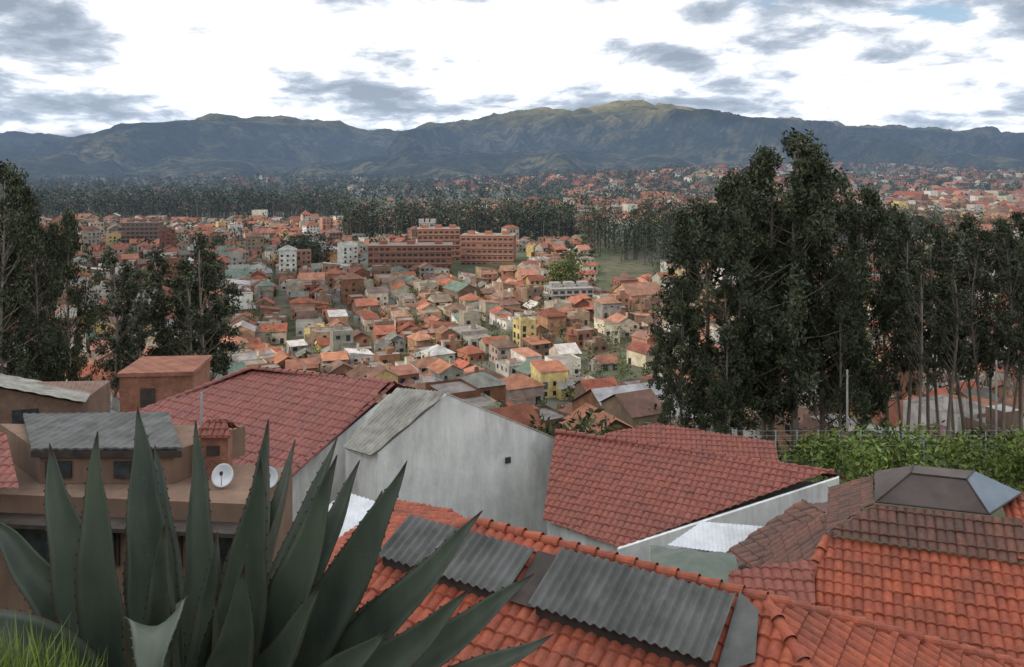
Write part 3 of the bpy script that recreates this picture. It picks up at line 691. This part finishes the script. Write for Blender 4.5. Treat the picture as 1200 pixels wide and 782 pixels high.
def leaf(tip,w=.17,face=(0,-1,.35),bow=.10,ctrl=None,base=None,fold=.30):
    w*=1.13
    tip=Vector(tip); dd=(tip-CA); hz=Vector((dd.x,dd.y,0)); 
    b0=(CA+hz.normalized()*.08) if base is None else Vector(base)
    mid=b0.lerp(tip,.5)+ (hz.normalized()*bow if hz.length>.01 else Vector())+Vector((0,0,-bow*.5)) if ctrl is None else Vector(ctrl)
    n=30; m_=8; V=[];F=[];UVS=[]; fv=Vector(face)
    for i in range(n+1):
        t=i/n; q=b0*(1-t)**2+mid*2*t*(1-t)+tip*t*t; tg=((mid-b0)*(1-t)+(tip-mid)*t).normalized()
        sd=tg.cross(fv).normalized(); nn=sd.cross(tg).normalized()
        if nn.dot(fv)<0: nn=-nn
        prof=(.62+.38*math.sin(min(1,t/.45)*math.pi/2))*(1-max(0,(t-.42)/.58)**1.75) if t<1 else 0
        prof=max(prof,.012); hw=w/2*prof; wob=.004*math.sin(t*23+tip.x*40)
        for k in range(m_+1):
            u=-1+2*k/m_; V.append(q+sd*(u*hw+wob)+nn*(abs(u)**1.6*hw*fold*2))
        for k in range(m_+1):
            u=-1+2*k/m_; V.append(q+sd*(u*hw*.985+wob)+nn*(abs(u)**1.6*hw*fold*2-(1-u*u)*hw*.30-.004))
    S=2*(m_+1)
    for i in range(n):
        for k in range(m_):
            a=i*S+k; F.append((a,a+1,a+S+1,a+S)); UVS+=[(k/m_,i/n),((k+1)/m_,i/n),((k+1)/m_,(i+1)/n),(k/m_,(i+1)/n)]
            a+=m_+1; F.append((a,a+S,a+S+1,a+1)); UVS+=[(k/m_,i/n),(k/m_,(i+1)/n),((k+1)/m_,(i+1)/n),((k+1)/m_,i/n)]
        a=i*S; F.append((a,a+S,a+S+m_+1,a+m_+1)); UVS+=[(0,i/n)]*4
        a=i*S+m_; F.append((a,a+m_+1,a+S+m_+1,a+S)); UVS+=[(1,i/n)]*4
    for i in range(3,n-2):
        for sgn,k in ((-1,0),(1,m_)):
            a=V[i*S+k]; a2=V[(i+1)*S+k]; out=(V[i*S+k]-V[i*S+m_//2]).normalized()
            mdl=a.lerp(a2,.4); o=len(V); V+= [a.lerp(a2,.28),a.lerp(a2,.56),mdl+out*.006]; F.append((o,o+1,o+2)); UVS+=[(0,.99)]*3
    ob=obj('leaf',V,F,'agave',p,True)
    ul=ob.data.uv_layers.new(name='UVMap'); ul.data.foreach_set('uv',[x for q in UVS for x in q])
leaves=[((-1.63,3.0,-.975),.17,(.35,-1,.1)),((-1.36,2.8,-.87),.16,(-.1,-1,.1)),((-1.40,3.2,-.90),.16,(.7,-1,.1)),((-1.42,3.4,-1.11),.13,(1,-.35,0)),
 ((-.86,3.0,-.89),.16,(-.8,-1,.3)),((-.80,2.72,-.93),.17,(.3,-1,.3)),((-.89,3.5,-1.12),.14,(-1,-.6,.2)),((-.56,2.72,-.92),.17,(-.3,-1,.5)),
 ((-.58,3.25,-1.12),.15,(-.6,-1,.5)),((-.36,2.9,-1.0),.17,(.1,-1,.5)),((-.47,3.1,-1.18),.15,(-.8,-1,.6)),((-.10,2.85,-1.15),.15,(-.4,-1,.8)),
 ((.07,2.8,-1.335),.15,(-.2,-1,.9)),((.13,2.7,-1.48),.14,(-.2,-.8,1)),((-.12,2.5,-1.24),.15,(.1,-1,.7)),((-.75,2.4,-1.12),.17,(.4,-1,.5)),
 ((-1.02,2.5,-1.05),.16,(-.5,-1,.2)),((-.68,3.3,-1.05),.14,(-1,-.8,.4)),((-1.22,3.3,-.98),.13,(.9,-.6,0)),((-.35,2.4,-1.30),.16,(0,-1,.8)),
 ((-.25,3.2,-1.42),.14,(-.4,-.7,1)),((-1.0,3.5,-1.15),.15,(-.3,-1,.1)),((-.95,2.75,-1.18),.15,(-.9,-1,.3)),((-1.5,3.4,-1.2),.14,(.3,-1,.2)),((-.55,2.45,-1.2),.15,(-.5,-1,.6))]
for tip,w,fc in leaves: leaf(tip,w,fc,bow=U(.05,.12))
leaf((-1.86,3.0,-1.22),.13,(.2,-1,.4),ctrl=(-1.6,3.0,-1.45))
leaf((-1.75,2.35,-1.5),.15,(0,-.8,1),ctrl=(-1.5,2.5,-1.08))
leaf((-.93,2.2,-1.42),.17,(.1,-.7,1),ctrl=(-1.0,2.4,-.92))
# grass bank
MX,MY,MH=-1.28,2.08,.80
V=[];F=[]
for i in range(21):
    for j in range(15):
        u=-1+2*i/20; v=-1+2*j/14; V.append((MX+u*.42,MY+v*.45,-2.12+MH*max(0,1-(u*u+v*v))**.5+.03*noise.noise((u*5,v*5,0))))
for i in range(20):
    for j in range(14): a=i*15+j; F.append((a,a+1,a+16,a+15))
obj('planting_mound',V,F,'soil',smooth=True)
V=[];F=[];C=[]
for i in range(2600):
    a=U(0,6.28); r=R()**.5; u,v=math.cos(a)*r*.95,math.sin(a)*r*.95
    x,y,z=MX+u*.42,MY+v*.45,-2.14+MH*max(0,1-(u*u+v*v))**.5
    h=U(.06,.22); dx,dy=U(-.08,.08),U(-.08,.08); w=U(.0015,.003); o=len(V)
    V+=[(x-w,y,z),(x+w,y,z),(x+dx*.4+w*.7,y+dy*.4,z+h*.6),(x+dx*.4-w*.7,y+dy*.4,z+h*.6),(x+dx,y+dy,z+h)]
    F+=[(0+o,1+o,2+o,3+o),(3+o,2+o,4+o)]; k=U(.7,1.3); C+=[(.13*k,.17*k,.035*k)]*2
obj('grass',V,F,'leaf',cols=C)

# ------------------------------------------------------------ light
sdir=Vector((-.66,-.50,.56)).normalized()
sun=D.lights.new('sun','SUN'); sun.energy=3.8; sun.angle=math.radians(.5); sun.color=(1,.90,.74)
so=D.objects.new('sun',sun); COL.objects.link(so); so.rotation_euler=sdir.to_track_quat('Z','Y').to_euler()
m,nt,b=new_mat('blocker_cloud'); nt.links.new(ramp(nt,tnoise(nt,.01,5),.3,.7,(.8,.8,.8),(.9,.9,.9)),b.inputs['Base Color']); b.inputs['Roughness'].default_value=1
def sun_blocker_cloud(tx,ty,tz,h,rx,ry,seed):  # out-of-view blocker added between sun and target point to shade it
    k=(h-tz)/sdir.z; cx,cy=tx+sdir.x*k,ty+sdir.y*k
    bm=bmesh.new(); bmesh.ops.create_icosphere(bm,subdivisions=5,radius=1)
    for v in bm.verts:
        q=v.co.copy(); d=1+.45*noise.fractal(q*1.6+Vector((seed,0,0)),1,2,5)
        v.co=Vector((cx+q.x*rx*d,cy+q.y*ry*d,h+q.z*min(rx,ry)*.22*d*(1 if q.z>0 else .4)))
    me=D.meshes.new('sun_blocker_cloud'); bm.to_mesh(me); bm.free(); me.materials.append(m)
    me.polygons.foreach_set('use_smooth',[True]*len(me.polygons))
    o=D.objects.new('sun_blocker_cloud',me); COL.objects.link(o)
sun_blocker_cloud(5,60,-20,600,200,130,1)
sun_blocker_cloud(-260,520,-70,900,190,220,4)
sun_blocker_cloud(260,700,-70,900,150,260,9)
sun_blocker_cloud(-3800,7000,150,2600,1700,1300,12)
sun_blocker_cloud(-700,6000,50,2600,1300,700,17)
sun_blocker_cloud(3900,6900,100,2600,2000,1300,15)

# haze: absorbing volume whose blue glow replaces scattered light (homogeneous, no view dependence)
m=D.materials.new('glowing_haze'); m.use_nodes=True; nt=m.node_tree; nt.nodes.clear()
o_=nt.nodes.new('ShaderNodeOutputMaterial'); SIG=1.7e-4
va=nt.nodes.new('ShaderNodeVolumeAbsorption'); va.inputs['Color'].default_value=(0,0,0,1); va.inputs['Density'].default_value=SIG
ve=nt.nodes.new('ShaderNodeEmission'); ve.inputs['Color'].default_value=(.140,.195,.285,1); ve.inputs['Strength'].default_value=SIG
ad=nt.nodes.new('ShaderNodeAddShader'); nt.links.new(va.outputs[0],ad.inputs[0]); nt.links.new(ve.outputs[0],ad.inputs[1]); nt.links.new(ad.outputs[0],o_.inputs['Volume'])
box('valley_haze',(0,5900,25),(22000,10800,550),0,m)   # top at +300 m

# ------------------------------------------------------------ world
w=D.worlds.new('World'); bpy.context.scene.world=w; w.use_nodes=True; nt=w.node_tree
bg=nt.nodes['Background']; bg.inputs['Strength'].default_value=1
sky=nt.nodes.new('ShaderNodeTexSky'); sky.sky_type='NISHITA'; sky.sun_disc=False
sky.sun_elevation=math.asin(sdir.z); sky.sun_rotation=math.atan2(sdir.x,sdir.y)
sk=mix_rgb(nt,1.0,sky.outputs[0],(.10,.10,.10),'MULTIPLY')
tc=nt.nodes.new('ShaderNodeTexCoord'); sep=nt.nodes.new('ShaderNodeSeparateXYZ'); nt.links.new(tc.outputs['Generated'],sep.inputs[0])
def mt(op,a,b2=None,c_=None):
    n=nt.nodes.new('ShaderNodeMath'); n.operation=op
    for i,v in enumerate((a,b2,c_)):
        if v is None: continue
        if isinstance(v,(int,float)): n.inputs[i].default_value=v
        else: nt.links.new(v,n.inputs[i])
    return n.outputs[0]
X,Y,Z=sep.outputs[0],sep.outputs[1],sep.outputs[2]
zz=mt('ADD',mt('MAXIMUM',Z,0),.22)
cv=nt.nodes.new('ShaderNodeCombineXYZ'); nt.links.new(mt('DIVIDE',X,zz),cv.inputs[0]); nt.links.new(mt('DIVIDE',Y,zz),cv.inputs[1])
def wn(scale,det,off,rough=.55,dist=0):
    n=nt.nodes.new('ShaderNodeTexNoise'); n.noise_dimensions='2D'; n.inputs['Scale'].default_value=scale; n.inputs['Detail'].default_value=det; n.inputs['Roughness'].default_value=rough; n.inputs['Distortion'].default_value=dist
    mp=nt.nodes.new('ShaderNodeMapping'); mp.inputs['Location'].default_value=off; nt.links.new(cv.outputs[0],mp.inputs[0]); nt.links.new(mp.outputs[0],n.inputs[0]); return n.outputs[0]
na=wn(1.15,3,(3,1,0),.5); nb=wn(3.6,6,(7,2,0),.60,.15)
dens=mt('ADD',mt('MULTIPLY',mt('SUBTRACT',na,.5),1.5),mt('MULTIPLY',mt('SUBTRACT',nb,.5),1.5))
dens=mt('ADD',dens,.60)
ya=mt('MAXIMUM',mt('ABSOLUTE',Y),.05); az=mt('DIVIDE',X,ya); el=mt('DIVIDE',Z,ya)
def blob(a,e_,sa,se,wt):
    p1=mt('DIVIDE',mt('SUBTRACT',az,a),sa); p2=mt('DIVIDE',mt('SUBTRACT',el,e_),se)
    s_=mt('ADD',mt('MULTIPLY',p1,p1),mt('MULTIPLY',p2,p2))
    return mt('MULTIPLY',mt('EXPONENT',mt('MULTIPLY',s_,-1)),wt)
tot=dens
for bl in [(-.37,.10,.12,.035,.34),(0,.165,.24,.035,.34),(.40,.09,.16,.03,.28),(-.2,.10,.09,.022,-.24),(.08,.078,.22,.018,-.22),(-.55,.09,.12,.03,-.24),(-.55,.18,.13,.022,-.2),(.22,.185,.05,.013,-.3)]:
    tot=mt('ADD',tot,blob(*bl))
cr=nt.nodes.new('ShaderNodeValToRGB'); nt.links.new(tot,cr.inputs[0]); E=cr.color_ramp.elements
E[0].position=.26; E[0].color=(.30,.35,.42,1); E[1].position=.80; E[1].color=(1.2,1.2,1.2,1)
q=E.new(.46); q.color=(.46,.52,.60,1); q=E.new(.58); q.color=(.76,.80,.86,1); q=E.new(.68); q.color=(1.04,1.04,1.05,1)
gp=mt('ADD',blob(.50,.18,.09,.022,.9),mt('MULTIPLY',mt('SUBTRACT',nb,.5),-2.2))
gp=mt('ADD',gp,blob(.29,.19,.05,.015,.75))
gapm=ramp(nt,gp,.55,1.0)
fin=mix_rgb(nt,gapm,cr.outputs[0],sk)
# overcast brightness profile: brighter towards the zenith, horizon lifted to offset haze dimming
up=mt('ADD',mt('MULTIPLY',mt('MAXIMUM',mt('SUBTRACT',Z,.22),0),1.25),1.0)
hz=mt('EXPONENT',mt('DIVIDE',.046,mt('MAXIMUM',Z,.045)))
up=mt('MULTIPLY',up,hz)
uc=nt.nodes.new('ShaderNodeCombineXYZ'); [nt.links.new(up,uc.inputs[i]) for i in range(3)]
fin=mix_rgb(nt,1.0,fin,uc.outputs[0],'MULTIPLY')
nt.links.new(fin,bg.inputs['Color'])
w.cycles.sampling_method='MANUAL'; w.cycles.sample_map_resolution=512

# ------------------------------------------------------------ camera
cam=D.cameras.new('camera'); co=D.objects.new('camera',cam); COL.objects.link(co)
co.location=(0,0,0); co.rotation_euler=(math.radians(90),0,0)
cam.sensor_width=36; cam.lens=30; cam.shift_y=-196/1200; cam.clip_start=.05; cam.clip_end=40000
sc=bpy.context.scene; sc.camera=co
sc.view_settings.view_transform='Standard'; sc.view_settings.look='None'; sc.view_settings.exposure=0
print('TOWN',len(A1.f),len(A2.f))
